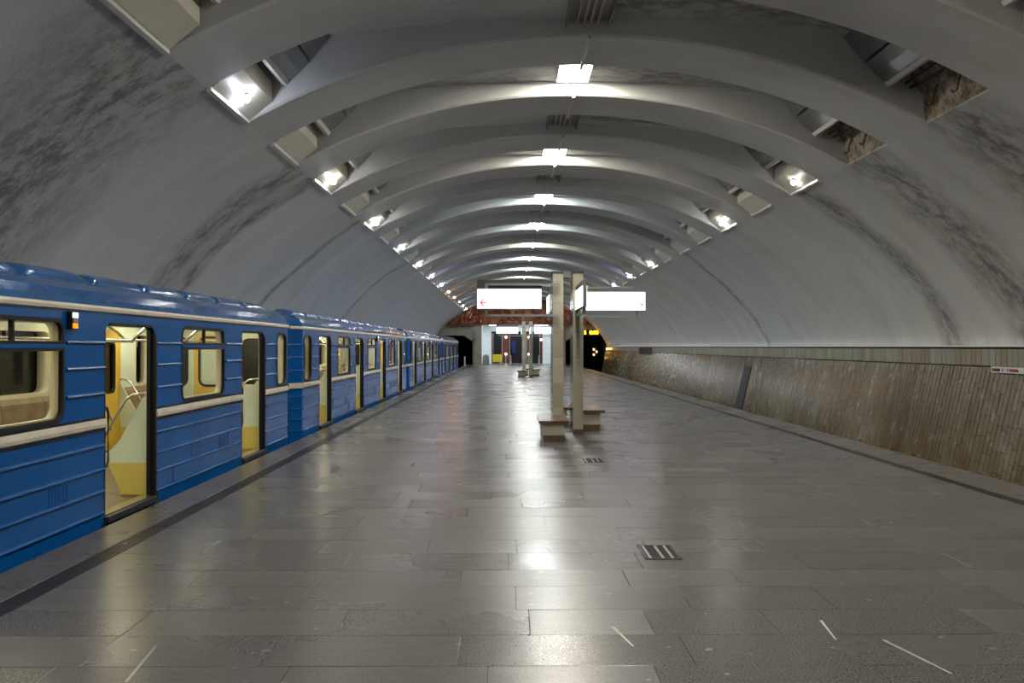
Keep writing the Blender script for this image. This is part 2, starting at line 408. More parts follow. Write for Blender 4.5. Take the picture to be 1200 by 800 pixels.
# coffer ends: panel, lip and cassettes (shared meshes, left and right)
CW = PITCH - RIBW
def seg_plate(p, q, y0, y1, th):
    (a, b), (c_, d) = p, q; n = Vector((-(d - b), c_ - a)).normalized() * th
    return MB().prism([(a, b), (c_, d), (c_ + n.x, d + n.y), (a + n.x, b + n.y)], 'y', y0, y1)
NICHE = {}
for sgn in (-1, 1):
    P = lambda dx, z: (CX + sgn * dx, z)
    NICHE[sgn] = dict(
        panel=MB().prism([P(5.17, 5.215), P(4.82, 5.50), P(4.82, 5.79), P(4.84, 5.79), P(4.85, 5.52), P(5.19, 5.24)], 'y', 0.03, CW - 0.03).mesh('end_panel', 'panel'),
        lip=MB().prism([P(5.24, 5.14), P(5.18, 5.165), P(5.18, 5.215), P(5.24, 5.19)], 'y', 0.0, CW).mesh('panel_lip', 'lip'),
        edge=MB().prism([P(4.68, 5.76), P(4.60, 5.74), P(4.56, 5.80), P(4.62, 5.84)], 'y', 0.02, CW - 0.02).mesh('cassette_edge', 'lip'),
        c1=MB().prism([P(4.60, 5.80), P(4.42, 5.94), P(4.27, 6.10), P(4.29, 6.12), P(4.44, 5.97), P(4.62, 5.83)], 'y', 0.02, CW - 0.02).mesh('cassette', 'cassette'),
        c2=MB().prism([P(4.24, 6.13), P(4.08, 6.32), P(3.94, 6.52), P(3.97, 6.53), P(4.11, 6.34), P(4.26, 6.15)], 'y', 0.02, CW - 0.02).mesh('cassette', 'cassette'),
        lamp=MB().ball((CX + sgn * 4.97, CW / 2, 5.30), 0.055).mesh('bulb', 'niche_white', smooth=True),
        base=MB().tube([(CX + sgn * 4.99, CW / 2, 5.37), (CX + sgn * 4.98, CW / 2, 5.33)], 0.05, 10).mesh('lamp_holder', 'housing'),
        cavity=MB().prism([P(5.21, 5.20), P(5.16, 5.62), P(4.9, 6.02), P(4.5, 6.10), P(4.5, 6.13), P(4.92, 6.06), P(5.19, 5.63), P(5.25, 5.22)], 'y', 0.0, CW).mesh('bare_cavity', 'stained'))
RIGHT_UNLIT = {5, 13, 17}
MISSING = {(1, -1), (1, 0)}
for k in range(-4, KMAX + 1):
    y = RIB0 + PITCH * k + RIBW
    for sgn in (-1, 1):
        N = NICHE[sgn]
        for nm in ('edge', 'c1', 'c2'): link(N[nm].name.split('.')[0], N[nm], ceiling, (0, y, 0))
        if (sgn, k) in MISSING:
            link('bare_cavity', N['cavity'], ceiling, (0, y, 0))
            for j, yy in enumerate((0.45, 1.15)):
                h = MB().tube([(CX + 5.12, yy, 5.62), (CX + 5.06, yy, 5.45), (CX + 5.05, yy + 0.02, 5.34), (CX + 5.00, yy + 0.03, 5.30), (CX + 4.97, yy + 0.03, 5.34)], 0.014, 6)
                put('hook', h, 'rust', ceiling, (0, y, 0))
            for j in range(3):
                put('reinforcing_bar', MB().tube([(CX + 4.95 - j * 0.09, 0.02, 5.72 + j * 0.07), (CX + 4.93 - j * 0.1, CW * 0.5, 5.66 + j * 0.1), (CX + 4.97 - j * 0.08, CW - 0.02, 5.73 + j * 0.06)], 0.022 - j * 0.004, 6), 'rust', ceiling, (0, y, 0))
            continue
        link('end_panel', N['panel'], ceiling, (0, y, 0)); link('panel_lip', N['lip'], ceiling, (0, y, 0))
        if k % 2 and not (sgn == 1 and k in RIGHT_UNLIT):
            tone, lab = 'white', 'small white bulb glowing on a cream end panel of the ribbed vault'
            if sgn == -1 and k in (13, 15): tone, lab = 'orange', 'small orange bulb glowing on an end panel of the ribbed vault'
            elif (sgn == 1 and k == 9) or (sgn == -1 and k == 9): tone, lab = 'violet', 'small violet-tinted bulb glowing on an end panel of the ribbed vault'
            elif k > 9 or k == -1: tone = 'cool'; lab = 'small bluish white bulb glowing on an end panel of the ribbed vault'
            elif sgn == 1 and k == 1: tone = 'dim'
            n_ = sum(1 for q in range(k + 1, KMAX + 1) if q % 2 and not (sgn == 1 and q in RIGHT_UNLIT))
            lab = '%s bulb on the %s side of the vault, %s from the frieze' % ({'cool': 'bluish white'}.get(tone, tone), 'train' if sgn < 0 else 'tiled wall', ORD[n_])
            t = thing('niche_lamp', lab, 'lamp', (0, y, 0), 'bulbs on the end panels of the vault, ' + tone)
            lm = N['lamp']
            b = link('bulb', lm, t)
            b.material_slots[0].link = 'OBJECT'; b.material_slots[0].material = M['niche_' + tone]
            link('lamp_holder', N['base'], t)
# crown lamps (even coffers) and unlit tube fittings (odd coffers)
hs = MB()
hs.box(CX - .31, CX - .285, .30, 1.62, 6.74, 6.80).box(CX + .285, CX + .31, .30, 1.62, 6.74, 6.80).box(CX - .31, CX + .31, .30, .325, 6.74, 6.80).box(CX - .31, CX + .31, 1.595, 1.62, 6.74, 6.80)
hs_me = hs.mesh('lamp_frame', 'lip')
df_me = MB().box(CX - .285, CX + .285, .325, 1.595, 6.745, 6.775).mesh('diffuser', 'crown_warm')
tr_me = MB().box(CX - .34, CX - .31, .1, 1.66, 6.65, 6.775).box(CX + .31, CX + .34, .1, 1.66, 6.65, 6.775).box(CX - .31, CX + .31, .1, 1.66, 6.75, 6.775).mesh('tray', 'housing')
tb_me = [MB().tube([(CX + d, .12, 6.715), (CX + d, 1.64, 6.715)], 0.02).mesh('tube', 'tube_off') for d in (-.16, -.05, .05, .16)]
for k in range(-6, KMAX + 1):
    y = RIB0 + PITCH * k + RIBW
    if k % 2 == 0:
        warm = k in (-4, -2, 0, 2, 8, 14)
        t = thing('ceiling_lamp', 'glowing %s white square lamp at the vault crown, %s from the copper frieze' % ('warm' if warm else 'cool', ORD[(KMAX - 1 - k) // 2]), 'lamp', (0, y, 0), 'lit crown lamps, ' + ('warm' if warm else 'cool'))
        link('lamp_frame', hs_me, t)
        d = link('diffuser', df_me, t); d.material_slots[0].link = 'OBJECT'; d.material_slots[0].material = M['crown_warm' if warm else 'crown_cool']
    else:
        t = thing('tube_fitting', 'unlit dark tube light fitting at the vault crown, %s from the copper frieze' % ORD[(KMAX - k) // 2], 'light fitting', (0, y, 0), 'unlit fittings along the crown')
        link('tray', tr_me, t)
        for m in tb_me: link('tube', m, t)

# ------------------------------------------------------------------ platform floor
fl = MB().box(EDGE_L, EDGE_R, Y0, YE + 12, -1.15, -0.012)
floor = struct(put('floor', fl, 'joint'), 'polished grey granite platform')
STR_L, STR_R = (-3.46, -3.27), (5.70, 5.87)
def slab(mb, x0, x1, y0, y1, sh, tilt=0.0022):
    i = len(mb.v); g = 0.002; a = random.uniform(-tilt, tilt); b = random.uniform(-tilt, tilt)
    xs, ys_ = (x0 + g, x1 - g), (y0 + g, y1 - g); cx, cy = (x0 + x1) / 2, (y0 + y1) / 2
    e = 0.002
    top = [(x, y) for x, y in ((xs[0] + e, ys_[0] + e), (xs[1] - e, ys_[0] + e), (xs[1] - e, ys_[1] - e), (xs[0] + e, ys_[1] - e))]
    bot = [(xs[0], ys_[0]), (xs[1], ys_[0]), (xs[1], ys_[1]), (xs[0], ys_[1])]
    mb.v += [(x, y, -0.014) for x, y in bot] + [(x, y, -0.0015) for x, y in bot] + [(x, y, a * (x - cx) + b * (y - cy)) for x, y in top]
    for k in range(4):
        j = (k + 1) % 4
        mb.f += [(i + k, i + j, i + 4 + j, i + 4 + k), (i + 4 + k, i + 4 + j, i + 8 + j, i + 8 + k)]; mb.sh += [sh, sh]
    mb.f.append((i + 8, i + 9, i + 10, i + 11)); mb.sh.append(sh)
GRATES = [(1.30, 7.26), (1.33, 13.1)]
rest = MB(); count = 0; y = -8.0
while y < YE - 0.1:
    h = random.choice((0.46, 0.5, 0.5, 0.55)); y1 = min(y + h, YE)
    x = STR_L[1]; rowtone = random.uniform(-.12, .12)
    while x < STR_R[0] - 0.01:
        w = random.choice((0.8, 0.95, 1.1, 1.25, 1.25)) * random.uniform(.93, 1.07) if x > STR_L[1] else random.uniform(0.5, 1.2)
        x1 = x + w
        if STR_R[0] - x1 < 0.45: x1 = STR_R[0]
        sh = min(1, max(0, random.gauss(.45, .28) + rowtone))
        if y > 3.9 and count < 290:
            m1 = MB(); slab(m1, x, x1, y, y1, sh); put('floor_slab', m1, 'granite', floor, shade=True, fix=False); count += 1
        else: slab(rest, x, x1, y, y1, sh)
        x = x1
    y = y1
o = put('floor_slabs', rest, 'granite', floor, shade=True, fix=False); o['kind'] = 'stuff'
for (a, b, mt, nm) in ((EDGE_L, STR_L[0], 'kerb', 'kerb_slab'), (STR_R[1], EDGE_R, 'kerb', 'kerb_slab'), (*STR_L, 'stripe', 'stripe_slab'), (*STR_R, 'stripe', 'stripe_slab')):
    rest = MB(); y = -8.0; n = 0
    while y < YE - 0.05:
        y1 = min(y + random.uniform(.8, 1.15), YE); sh = random.uniform(.1, .9)
        if 4 < y < 24 and n < 40:
            m1 = MB(); slab(m1, a, b, y, y1, sh); put(nm, m1, mt, floor, shade=True, fix=False); n += 1
        else: slab(rest, a, b, y, y1, sh)
        y = y1
    o = put(nm + 's', rest, mt, floor, shade=True, fix=False); o['kind'] = 'stuff'
# floor gratings
for i, (gx, gy) in enumerate(GRATES):
    t = thing('floor_grate', ['metal floor grate with wide slots set in the granite, near the scuffed slabs', 'metal floor grate set in the granite in front of the column benches'][i], 'grate', (gx, gy, 0))
    fr_ = MB()
    for a in ((-.15, .15, -.24, -.22), (-.15, .15, .22, .24), (-.15, -.13, -.24, .24), (.13, .15, -.24, .24)): fr_.box(*a, -0.004, 0.008)
    put('grate_frame', fr_, 'dark_metal', t); put('grate_pit', MB().box(-.13, .13, -.22, .22, 0.001, 0.003), 'black', t)
    for q in (-.105, 0, .08): put('grate_bar', MB().box(q - .011, q + .011, -.22, .22, 0.002, 0.007), 'housing', t)
# chalky scratches on the floor
for (px, py, qx, qy) in ((962, 727, 980, 750), (1035, 750, 1116, 790), (718, 734, 742, 757), (150, 797, 185, 755), (1040, 574, 1075, 583)):
    a = Vector(((px - 593) * EYE / (py - 406), EYE * 1000 / (py - 406), 0.002)); b = Vector(((qx - 593) * EYE / (qy - 406), EYE * 1000 / (qy - 406), 0.002))
    n = (b - a).cross(Vector((0, 0, 1))).normalized() * 0.009
    put('scratch', MB().quad(a - n, b - n * .6, b + n * .6, a + n), 'faint', floor, fix=False)

# track beds and rails
for i, (x0, x1) in enumerate(((-7.6, EDGE_L), (EDGE_R, 10.1))):
    struct(put('trim_%d' % (i + 1), MB().box(x0, x1, Y0, YE + 30, -1.4, -1.15), 'bed'), 'dark track bed beside the platform')
for xa in (-6.18, -4.66, 7.24, 8.76):
    tag(put('rail', MB().prism([(xa - .06, -1.15), (xa + .06, -1.15), (xa + .015, -1.11), (xa + .035, -1.0), (xa - .035, -1.0), (xa - .015, -1.11)], 'y', Y0, YE + 28), 'rail'),
        'steel running rail beneath the blue train' if xa < 0 else 'steel running rail below the marble tiled wall', 'rail', 'rails ' + ('under the train' if xa < 0 else 'of the empty track'))

# ------------------------------------------------------------------ track walls
def wall_x(z): return 9.2 + 0.238 * (z + 0.74)
wr = struct(put('wall_right', MB().prism([(wall_x(-1.3) + .012, -1.3), (wall_x(1.36) + .012, 1.36), (9.68, 1.36), (9.68, 1.74), (10.1, 1.74), (10.1, -1.3)], 'y', Y0, YE), 'joint'), 'leaning marble tiled track wall')
def tile(mb, ya, yb, za, zb, xf, sh, g=0.007, th=0.02):
    i = len(mb.v); d = random.uniform(0, .007); q = random.uniform(-.0012, .0012)
    for (yy, zz) in ((ya + g, za + g), (yb - g, za + g), (yb - g, zb - g), (ya + g, zb - g)): mb.v.append((xf(zz) + .014, yy, zz))
    for (yy, zz) in ((ya + g, za + g), (yb - g, za + g), (yb - g, zb - g), (ya + g, zb - g)): mb.v.append((xf(zz) - d - .003 + (q if yy > (ya + yb) / 2 else 0), yy, zz))
    mb.f.append((i + 4, i + 7, i + 6, i + 5)); mb.sh.append(sh)
    for k in range(4): mb.f.append((i + k, i + 4 + k, i + 4 + (k + 1) % 4, i + (k + 1) % 4)); mb.sh.append(sh)
rest = MB(); cnt = 0; y = 4.0; colshade = .5
while y < YE - 0.3:
    w = random.choice((.15, .15, .16, .17)); y1 = y + w
    colshade = min(.95, max(.05, colshade + random.gauss(0, .07) + (.55 - colshade) * .06))
    z = -1.2 + random.uniform(0, .3)
    while z < 1.34:
        h = random.choice((.28, .4, .4, .5)); z1 = min(1.345, z + h)
        if 1.345 - z1 < .12: z1 = 1.345
        sh = min(1, max(0, colshade + random.gauss(0, .09)))
        vis = z1 > 1.75 - (1.75 / 6.5) * wall_x(0) and y > 15.6
        if vis and cnt < 245:
            m1 = MB(); tile(m1, y, y1, z, z1, wall_x, sh); put('wall_tile', m1, 'tile', wr, shade=True, fix=False); cnt += 1
        else: tile(rest, y, y1, z, z1, wall_x, sh)
        z = z1
    y = y1
o = put('wall_tiles', rest, 'tile', wr, shade=True, fix=False); o['kind'] = 'stuff'
rest = MB(); cnt = 0; y = 4.0
while y < YE - .3:
    y1 = y + random.choice((.18, .22, .26)); sh = random.uniform(0, 1)
    if y > 15.6 and cnt < 55:
        m1 = MB(); tile(m1, y, y1, 1.36, 1.71, lambda z: 9.655, sh); put('band_tile', m1, 'band', wr, shade=True, fix=False); cnt += 1
    else: tile(rest, y, y1, 1.36, 1.71, lambda z: 9.655, sh)
    y = y1
o = put('band_tiles', rest, 'band', wr, shade=True, fix=False); o['kind'] = 'stuff'
struct(put('trim_3', MB().box(9.60, 9.78, Y0, YE, 1.745, 1.775), 'lip'), 'pale drip edge under the vault')
wl = struct(put('wall_left', MB().prism([(2.5 - wall_x(-1.3), -1.3), (2.5 - wall_x(1.36), 1.36), (-7.18, 1.36), (-7.18, 1.74), (-7.6, 1.74), (-7.6, -1.3)], 'y', Y0, YE), 'tile'), 'marble track wall behind the train')
struct(put('wall_back', MB().box(-8, 10.5, Y0 - .3, Y0, -1.4, 7.2), 'end_stone'))
# things on the right wall
tag(put('service_panel', MB().prism([(wall_x(-.9) - .03, -.9), (wall_x(.96) - .03, .96), (wall_x(.96) + .01, .96), (wall_x(-.9) + .01, -.9)], 'y', 33.3, 34.25), 'niche_door'), 'narrow dark grey panel leaning with the marble tiled wall', 'panel')
t = thing('station_board', 'dark brown board on the light band of the tiled wall', 'board', (9.64, 59.0, 1.2))
put('board', MB().box(-.03, 0, -2.5, 2.5, 0.02, .48), 'plaque', t)
fr_ = MB()
for a in ((-2.55, 2.55, 0, .03), (-2.55, 2.55, .47, .5), (-2.55, -2.5, 0, .5), (2.5, 2.55, 0, .5)): fr_.box(-.045, 0, *a)
put('board_frame', fr_, 'sign_dark', t)
t = thing('line_sign', 'long narrow white sign with dark and red lettering on the tiled wall', 'sign', (9.63, 16.85, 1.30))
put('sign_plate', MB().box(-.02, 0.0, -4.0, 0, -.06, .06), 'sign_white', t)
def marks(parent, name, mat, ya, yb, zb, h, n, x):
    rnd = random.Random(n); m = MB(); w = (ya - yb) / n
    for i in range(n):
        yy = ya - i * w
        if rnd.random() < .12: continue
        m.box(x, x + .004, yy - w * .22, yy - .02 * w, zb, zb + h); 
        if rnd.random() < .75: m.box(x, x + .004, yy - w * .75, yy - .55 * w, zb, zb + h)
        m.box(x, x + .004, yy - w * .75, yy, zb + h * rnd.choice((0, .4, .8)), zb + h * rnd.choice((.2, .6, 1.0)) if False else zb + h * .55)
    put(name, m, mat, parent)
marks(t, 'lettering', 'navy', -.05, -.42, -.035, .06, 11, -.025)
marks(t, 'lettering', 'crimson', -.55, -.92, -.035, .06, 10, -.025)

# ------------------------------------------------------------------ the train
CARX = -4.06; CARPITCH = 18.85; CAR1 = 7.05; FLAT = 8.85; ENDY = 9.15
DOORS = (-6.71, -2.235, 2.235, 6.71); DH = 0.615; DZ0, DZ1 = 0.03, 1.98
WINS = (-4.47, 0.0, 4.47); WH = 0.8; WZ0, WZ1 = 1.07, 1.99
SLIM = ((-8.72, -8.1), (8.1, 8.72))
BAYS = ((-FLAT, DOORS[0] - DH), (DOORS[0] + DH, DOORS[1] - DH), (DOORS[1] + DH, DOORS[2] - DH), (DOORS[2] + DH, DOORS[3] - DH), (DOORS[3] + DH, FLAT))
def make_car():
    car = thing('metro_car', '', 'train car', (CARX, 0, 0), 'cars of the blue train')
    door_h = [rr(d - DH, d + DH, DZ0, DZ1, .11, corners=(0, 0, 1, 1)) for d in DOORS]
    win_h = [rr(w - WH, w + WH, WZ0, WZ1, .13) for w in WINS]
    slim_h = [rr(a, b, 1.06, 1.98, .14) for a, b in SLIM]
    leaf_h = [rr(d + s * .31 - .17, d + s * .31 + .17, 1.0, 1.82, .09) for d in DOORS for s in (-1, 1)]
    out = [(-FLAT, -.62), (FLAT, -.62), (FLAT, 2.13), (-FLAT, 2.13)]
    link('body_side', plate('body_side', out, door_h + win_h + slim_h, 'x', -.02, 0, 'blue'), car)
    link('body_side', plate('body_side', out, leaf_h + win_h + slim_h, 'x', -2.70, -2.68, 'blue'), car)
    inn = [(-8.8, .03), (8.8, .03), (8.8, 2.1), (-8.8, 2.1)]
    link('inner_wall', plate('inner_wall', inn, door_h + win_h + slim_h, 'x', -.10, -.085, 'mint'), car)
    link('inner_wall', plate('inner_wall', inn, door_h + win_h + slim_h, 'x', -2.52, -2.505, 'mint'), car)
    # pressed beads
    def bead(y0, y1, z):
        put('bead', MB().prism([(-.005, z - .02), (.02, z - .009), (.024, z), (.02, z + .009), (-.005, z + .02)], 'y', y0, y1), 'blue', car)
    for i, (a, b) in enumerate(BAYS):
        for z in (.757, .517, .298, .079): bead(a + .02, b - .03, z)
        for z in (1.79, 1.54, 1.28):
            if i in (1, 2, 3):
                w = WINS[i - 1]; bead(a + .03, w - WH - .05, z); bead(w + WH + .05, b - .03, z)
            elif i == 0: bead(a + .0, SLIM[0][0] - .04, z); bead(SLIM[0][1] + .04, b - .03, z)
            else: bead(a + .03, SLIM[1][0] - .04, z); bead(SLIM[1][1] + .04, b, z)
    for a, b in BAYS:
        s = put('waist_stripe', MB().prism([(-.002, .925), (.022, .94), (.03, .975), (.022, 1.015), (-.002, 1.03)], 'y', a + .01, b - .01), 'cream_trim', car)
        put('stripe_edge', MB().box(-.002, .012, a + .01, b - .01, 1.03, 1.045).box(-.002, .012, a + .01, b - .01, .905, .925), 'rubber', s)
    # ends with chamfered corners
    for e in (-1, 1):
        path = [(0, e * FLAT), (-.20, e * ENDY), (-2.50, e * ENDY), (-2.70, e * FLAT)]
        m = MB().grid([[(x, y, z) for x, y in path] for z in (-.62, 2.13)])
        for z in (.757, .517, .298, .079, 1.79, 1.54, 1.28):
            m.tube([(.004, e * FLAT, z), (-.196, e * (ENDY + .004), z)], .012, 6)
        put('end_wall', m, 'blue', car)
        m = MB()
        for za, zb in ((.925, 1.03),): m.grid([[(x + .02, y + e * .02, z) for x, y in path[:2]] + [(-.6, e * (ENDY + .02), z)] for z in (za, zb)])
        put('corner_stripe', m, 'cream_trim', car)
        put('end_door', MB().box(-1.75, -.95, min(e * ENDY, e * (ENDY + .03)), max(e * ENDY, e * (ENDY + .03)), .03, 1.95), 'dark_metal', car)
        put('end_window', MB().box(-.75, -.35, min(e * ENDY, e * (ENDY + .015)), max(e * ENDY, e * (ENDY + .015)), 1.1, 1.85), 'dark_gloss', car)
        ya, yb = sorted((e * 8.80, e * 8.76)); yc, yd = sorted((e * 8.765, e * 8.74))
        link('partition', plate('partition', [(-2.52, .03), (-.09, .03), (-.09, 2.3), (-2.52, 2.3)], [rr(-.82, -.34, 1.05, 1.9, .1), rr(-2.28, -1.85, 1.05, 1.9, .1)], 'y', ya, yb, 'mint'), car)
        link('partition_door', plate('partition_door', rr(-1.70, -.95, .04, 1.98, .06), [rr(-1.58, -1.07, 1.05, 1.82, .1)], 'y', yc, yd, 'yellow_door'), car)
        for a, b in ((-.82, -.34), (-2.28, -1.85), (-1.58, -1.07)):
            link('partition_window_frame', plate('partition_window_frame', rr(a - .04, b + .04, 1.01, 1.94, .14), [rr(a, b, 1.05, 1.9, .1)], 'y', yc - .006, yd + .006, 'cream_in' if b > -1 else 'rubber'), car)
            y_ = e * 8.79; put('partition_pane', MB().box(a, b, y_ - .004, y_ + .004, 1.05, 1.9), 'dark_gloss', car)
    # roof
    rp = [(.0, 2.12), (-.015, 2.22), (-.07, 2.30), (-.18, 2.37), (-.36, 2.43), (-.7, 2.49), (-1.35, 2.53)]
    rp = rp + [(-2.7 - x, z) for x, z in rp[-2::-1]]
    rows = []
    for y in (-ENDY, -FLAT, FLAT, ENDY):
        k = .85 if abs(y) == ENDY else 1.0
        rows.append([(-1.35 + (x + 1.35) * k, y, z - (.03 if abs(y) == ENDY else 0)) for x, z in rp])
    m = MB().grid(rows); m.quad(*rows[0]); m.quad(*rows[-1])
    roof = put('roof', m, 'blueroof', car, smooth=False)
    # ventilator humps along the roof edge
    hump = MB(); prof_h = [(-.30, 2.40), (-.33, 2.47), (-.40, 2.515), (-.52, 2.535), (-.66, 2.53), (-.74, 2.48)]
    hump.grid([[(x, y, 2.40 + (z - 2.40) * k) for x, z in prof_h] for y, k in ((-.62, .25), (-.57, .72), (-.50, .92), (-.36, 1.0), (-.30, .90), (-.22, 1.0), (-.16, .93), (-.08, 1.0), (.35, 1.0), (.50, .95), (.60, .70), (.63, .3))])
    hm = hump.mesh('roof_vent', 'blueroof', smooth=True)
    for i in range(13): link('roof_vent', hm, roof, (0, -7.86 + i * 1.31, 0))
    gut = MB(); gp = [(.0, 2.095), (.028, 2.10), (.034, 2.13), (.02, 2.155), (-.01, 2.155)]
    gut.grid([[(x - (.20 if abs(y) == ENDY else 0), y, z) for x, z in gp] for y in (-ENDY, -FLAT, FLAT, ENDY)])
    put('gutter_trim', gut, 'cream_trim', car)
    # windows on both sides
    for side in (0, 1):
        X = (lambda v: v) if side == 0 else (lambda v: -2.70 - v)
        for w in WINS:
            f = link('window_frame', plate('window_frame', rr(w - WH - .018, w + WH + .018, WZ0 - .018, WZ1 + .018, .14),
                     [rr(w - WH + .02, w + WH - .02, WZ0 + .02, 1.71, .09, corners=(1, 1, 0, 0)), rr(w - WH + .02, w - .015, 1.80, WZ1 - .02, .09, corners=(0, 0, 0, 1)), rr(w + .015, w + WH - .02, 1.80, WZ1 - .02, .09, corners=(0, 0, 1, 0))],
                     'x', X(-.03), X(.008), 'rubber'), car)
            put('transom', MB().box(min(X(-.02), X(.014)), max(X(-.02), X(.014)), w - WH, w + WH, 1.738, 1.772), 'blue', f)
            for a in ((w - WH + .01, w + WH - .01, WZ0 + .01, 1.715), (w - WH + .01, w - .01, 1.795, WZ1 - .01), (w + .01, w + WH - .01, 1.795, WZ1 - .01)):
                put('pane', MB().quad((X(-.012), a[0], a[2]), (X(-.012), a[1], a[2]), (X(-.012), a[1], a[3]), (X(-.012), a[0], a[3])), 'glass', f, fix=False)
            link('window_reveal', plate('window_reveal', rr(w - WH - .02, w + WH + .02, WZ0 - .02, WZ1 + .02, .15), [rr(w - WH + .025, w + WH - .025, WZ0 + .03, WZ1 - .025, .12)], 'x', X(-.11 if side == 0 else -.20), X(-.03), 'cream_in'), f)
        for a, b in SLIM:
            f = link('slim_window_frame', plate('slim_window_frame', rr(a - .018, b + .018, 1.042, 1.998, .155), [rr(a + .02, b - .02, 1.08, 1.96, .12)], 'x', X(-.04), X(.012), 'rubber'), car)
            put('pane', MB().quad((X(-.012), a, 1.07), (X(-.012), b, 1.07), (X(-.012), b, 1.97), (X(-.012), a, 1.97)), 'glass', f, fix=False)
            link('window_reveal', plate('window_reveal', rr(a - .02, b + .02, 1.04, 2.0, .16), [rr(a + .03, b - .03, 1.09, 1.95, .11)], 'x', X(-.11 if side == 0 else -.20), X(-.04), 'cream_in'), f)
    # open doorways on the platform side
    for d in DOORS:
        fr = MB()
        fr.box(-.085, .012, d + DH - .012, d + DH + .03, .0, 1.90).box(-.085, .004, d - DH - .012, d - DH + .006, .0, 1.90)
        fr.box(-.085, .008, d - DH + .09, d + DH - .09, 1.965, 1.995)
        fo = put('door_frame', fr, 'rubber', car)
        put('door_sill', MB().box(-.12, .05, d - DH - .02, d + DH + .02, -.03, .03), 'dark_metal', fo)
        put('sill_plate', MB().box(-.16, -.02, d - DH, d + DH, .03, .036), 'chrome', fo)
        for s in (-1, 1):
            ya = d + s * DH
            lf = put('door_leaf', MB().box(-.066, -.044, min(ya - s * .03, ya + s * .58), max(ya - s * .03, ya + s * .58), .04, 1.93), 'cream_in' if s < 0 else 'blue', car)
            put('leaf_rubber', MB().box(-.075, -.035, min(ya - s * .055, ya - s * .025), max(ya - s * .055, ya - s * .025), .04, 1.94), 'rubber' if s > 0 else 'cream_in', lf)
        put('grab_handle', MB().tube([(-.02, d - DH - .01, 1.12), (-.02, d - DH + .08, 1.13), (-.02, d - DH + .115, 1.08), (-.02, d - DH + .115, .58), (-.02, d - DH + .08, .53), (-.02, d - DH - .01, .54)], .014, 8), 'dark_metal', car, smooth=True)
        # closed leaves across the car
        for s in (-1, 1):
            a, b = (d - DH, d - .004) if s < 0 else (d + .004, d + DH)
            m_ = d + s * .31
            lf = link('yellow_door_leaf', plate('yellow_door_leaf', rr(a, b, .05, 1.97, .08, corners=(0, 0, s > 0, s < 0)), [rr(m_ - .17, m_ + .17, 1.0, 1.82, .09)], 'x', -2.50, -2.45, 'yellow_door'), car)
            link('door_gasket', plate('door_gasket', rr(m_ - .19, m_ + .19, .98, 1.84, .11), [rr(m_ - .15, m_ + .15, 1.02, 1.80, .08)], 'x', -2.505, -2.44, 'rubber'), lf)
            put('pane', MB().quad((-2.48, m_ - .17, 1.0), (-2.48, m_ + .17, 1.0), (-2.48, m_ + .17, 1.82), (-2.48, m_ - .17, 1.82)), 'glass', lf, fix=False)
        fr = MB()
        for s in (-1, 1): fr.box(-2.50, -2.44, d + s * (DH + .035) - .035, d + s * (DH + .035) + .035, .03, 2.0)
        put('yellow_door_frame', fr.box(-2.50, -2.44, d - DH, d + DH, 1.97, 2.03), 'yellow_door', car)
    # interior
    put('car_floor', MB().box(-2.68, -.03, -8.8, 8.8, -.05, .025), 'lino', car)
    cp = [(-.09, 1.99), (-.25, 2.12), (-.6, 2.25), (-1.35, 2.32), (-2.1, 2.25), (-2.45, 2.12), (-2.61, 1.99)]
    put('car_ceiling', MB().grid([[(x, y, z) for x, z in cp] for y in (-8.8, 8.8)]), 'cream_in', car, smooth=True)
    for i in range(8):
        for x in (-.75, -1.95):
            put('car_lamp', MB().box(x - .09, x + .09, -7.7 + i * 2.2 - .42, -7.7 + i * 2.2 + .42, 2.19, 2.215), 'car_lamp', car)
    for (a, b), in [(q,) for q in BAYS]:
        ends = abs(a) > 8 or abs(b) > 8
        for sd in (0, 1):
            X = (lambda v: v) if sd == 0 else (lambda v: -2.61 - v)
            lo, hi = (a + .05, b - .05)
            if abs(a) > 8: lo = -8.7
            if abs(b) > 8: hi = 8.7
            seat = put('seat', MB().prism([(X(-.12), .40), (X(-.58), .38), (X(-.60), .43), (X(-.57), .47), (X(-.22), .46), (X(-.12), .50)], 'y', lo + .03, hi - .03), 'leather', car)
            n = max(1, int((hi - lo) / .9)); sw = (hi - lo - .06) / n
            for q in range(n):
                y0 = lo + .03 + q * sw
                put('seat_back', MB().prism([(X(-.11), .48), (X(-.24), .48), (X(-.19), .98), (X(-.14), 1.05), (X(-.11), 1.05)], 'y', y0 + .006, y0 + sw - .006), 'leather', seat)
            put('seat_skirt', MB().prism([(X(-.11), .03), (X(-.42), .03), (X(-.52), .38), (X(-.11), .38)], 'y', lo + .01, hi - .01), 'yellow_skirt', seat)
            for yy, s in ((lo, 1), (hi, -1)):
                if abs(yy) > 8.5: continue
                p = put('seat_end_panel', MB().prism([(X(-.10), .40), (X(-.60), .40), (X(-.62), .50), (X(-.52), .56), (X(-.43), .66), (X(-.16), 1.16), (X(-.10), 1.20)], 'y', min(yy, yy + s * .035), max(yy, yy + s * .035)), 'mint', car)
                put('panel_skirt', MB().prism([(X(-.10), .03), (X(-.40), .03), (X(-.57), .40), (X(-.10), .40)], 'y', min(yy, yy + s * .03), max(yy, yy + s * .03)), 'yellow_skirt', p)
                put('panel_rail', MB().tube([(X(-.62), yy, .47), (X(-.66), yy, .60), (X(-.45), yy, .98), (X(-.36), yy, 1.13), (X(-.28), yy, 1.19), (X(-.11), yy, 1.21)], .016, 8), 'chrome', p, smooth=True)
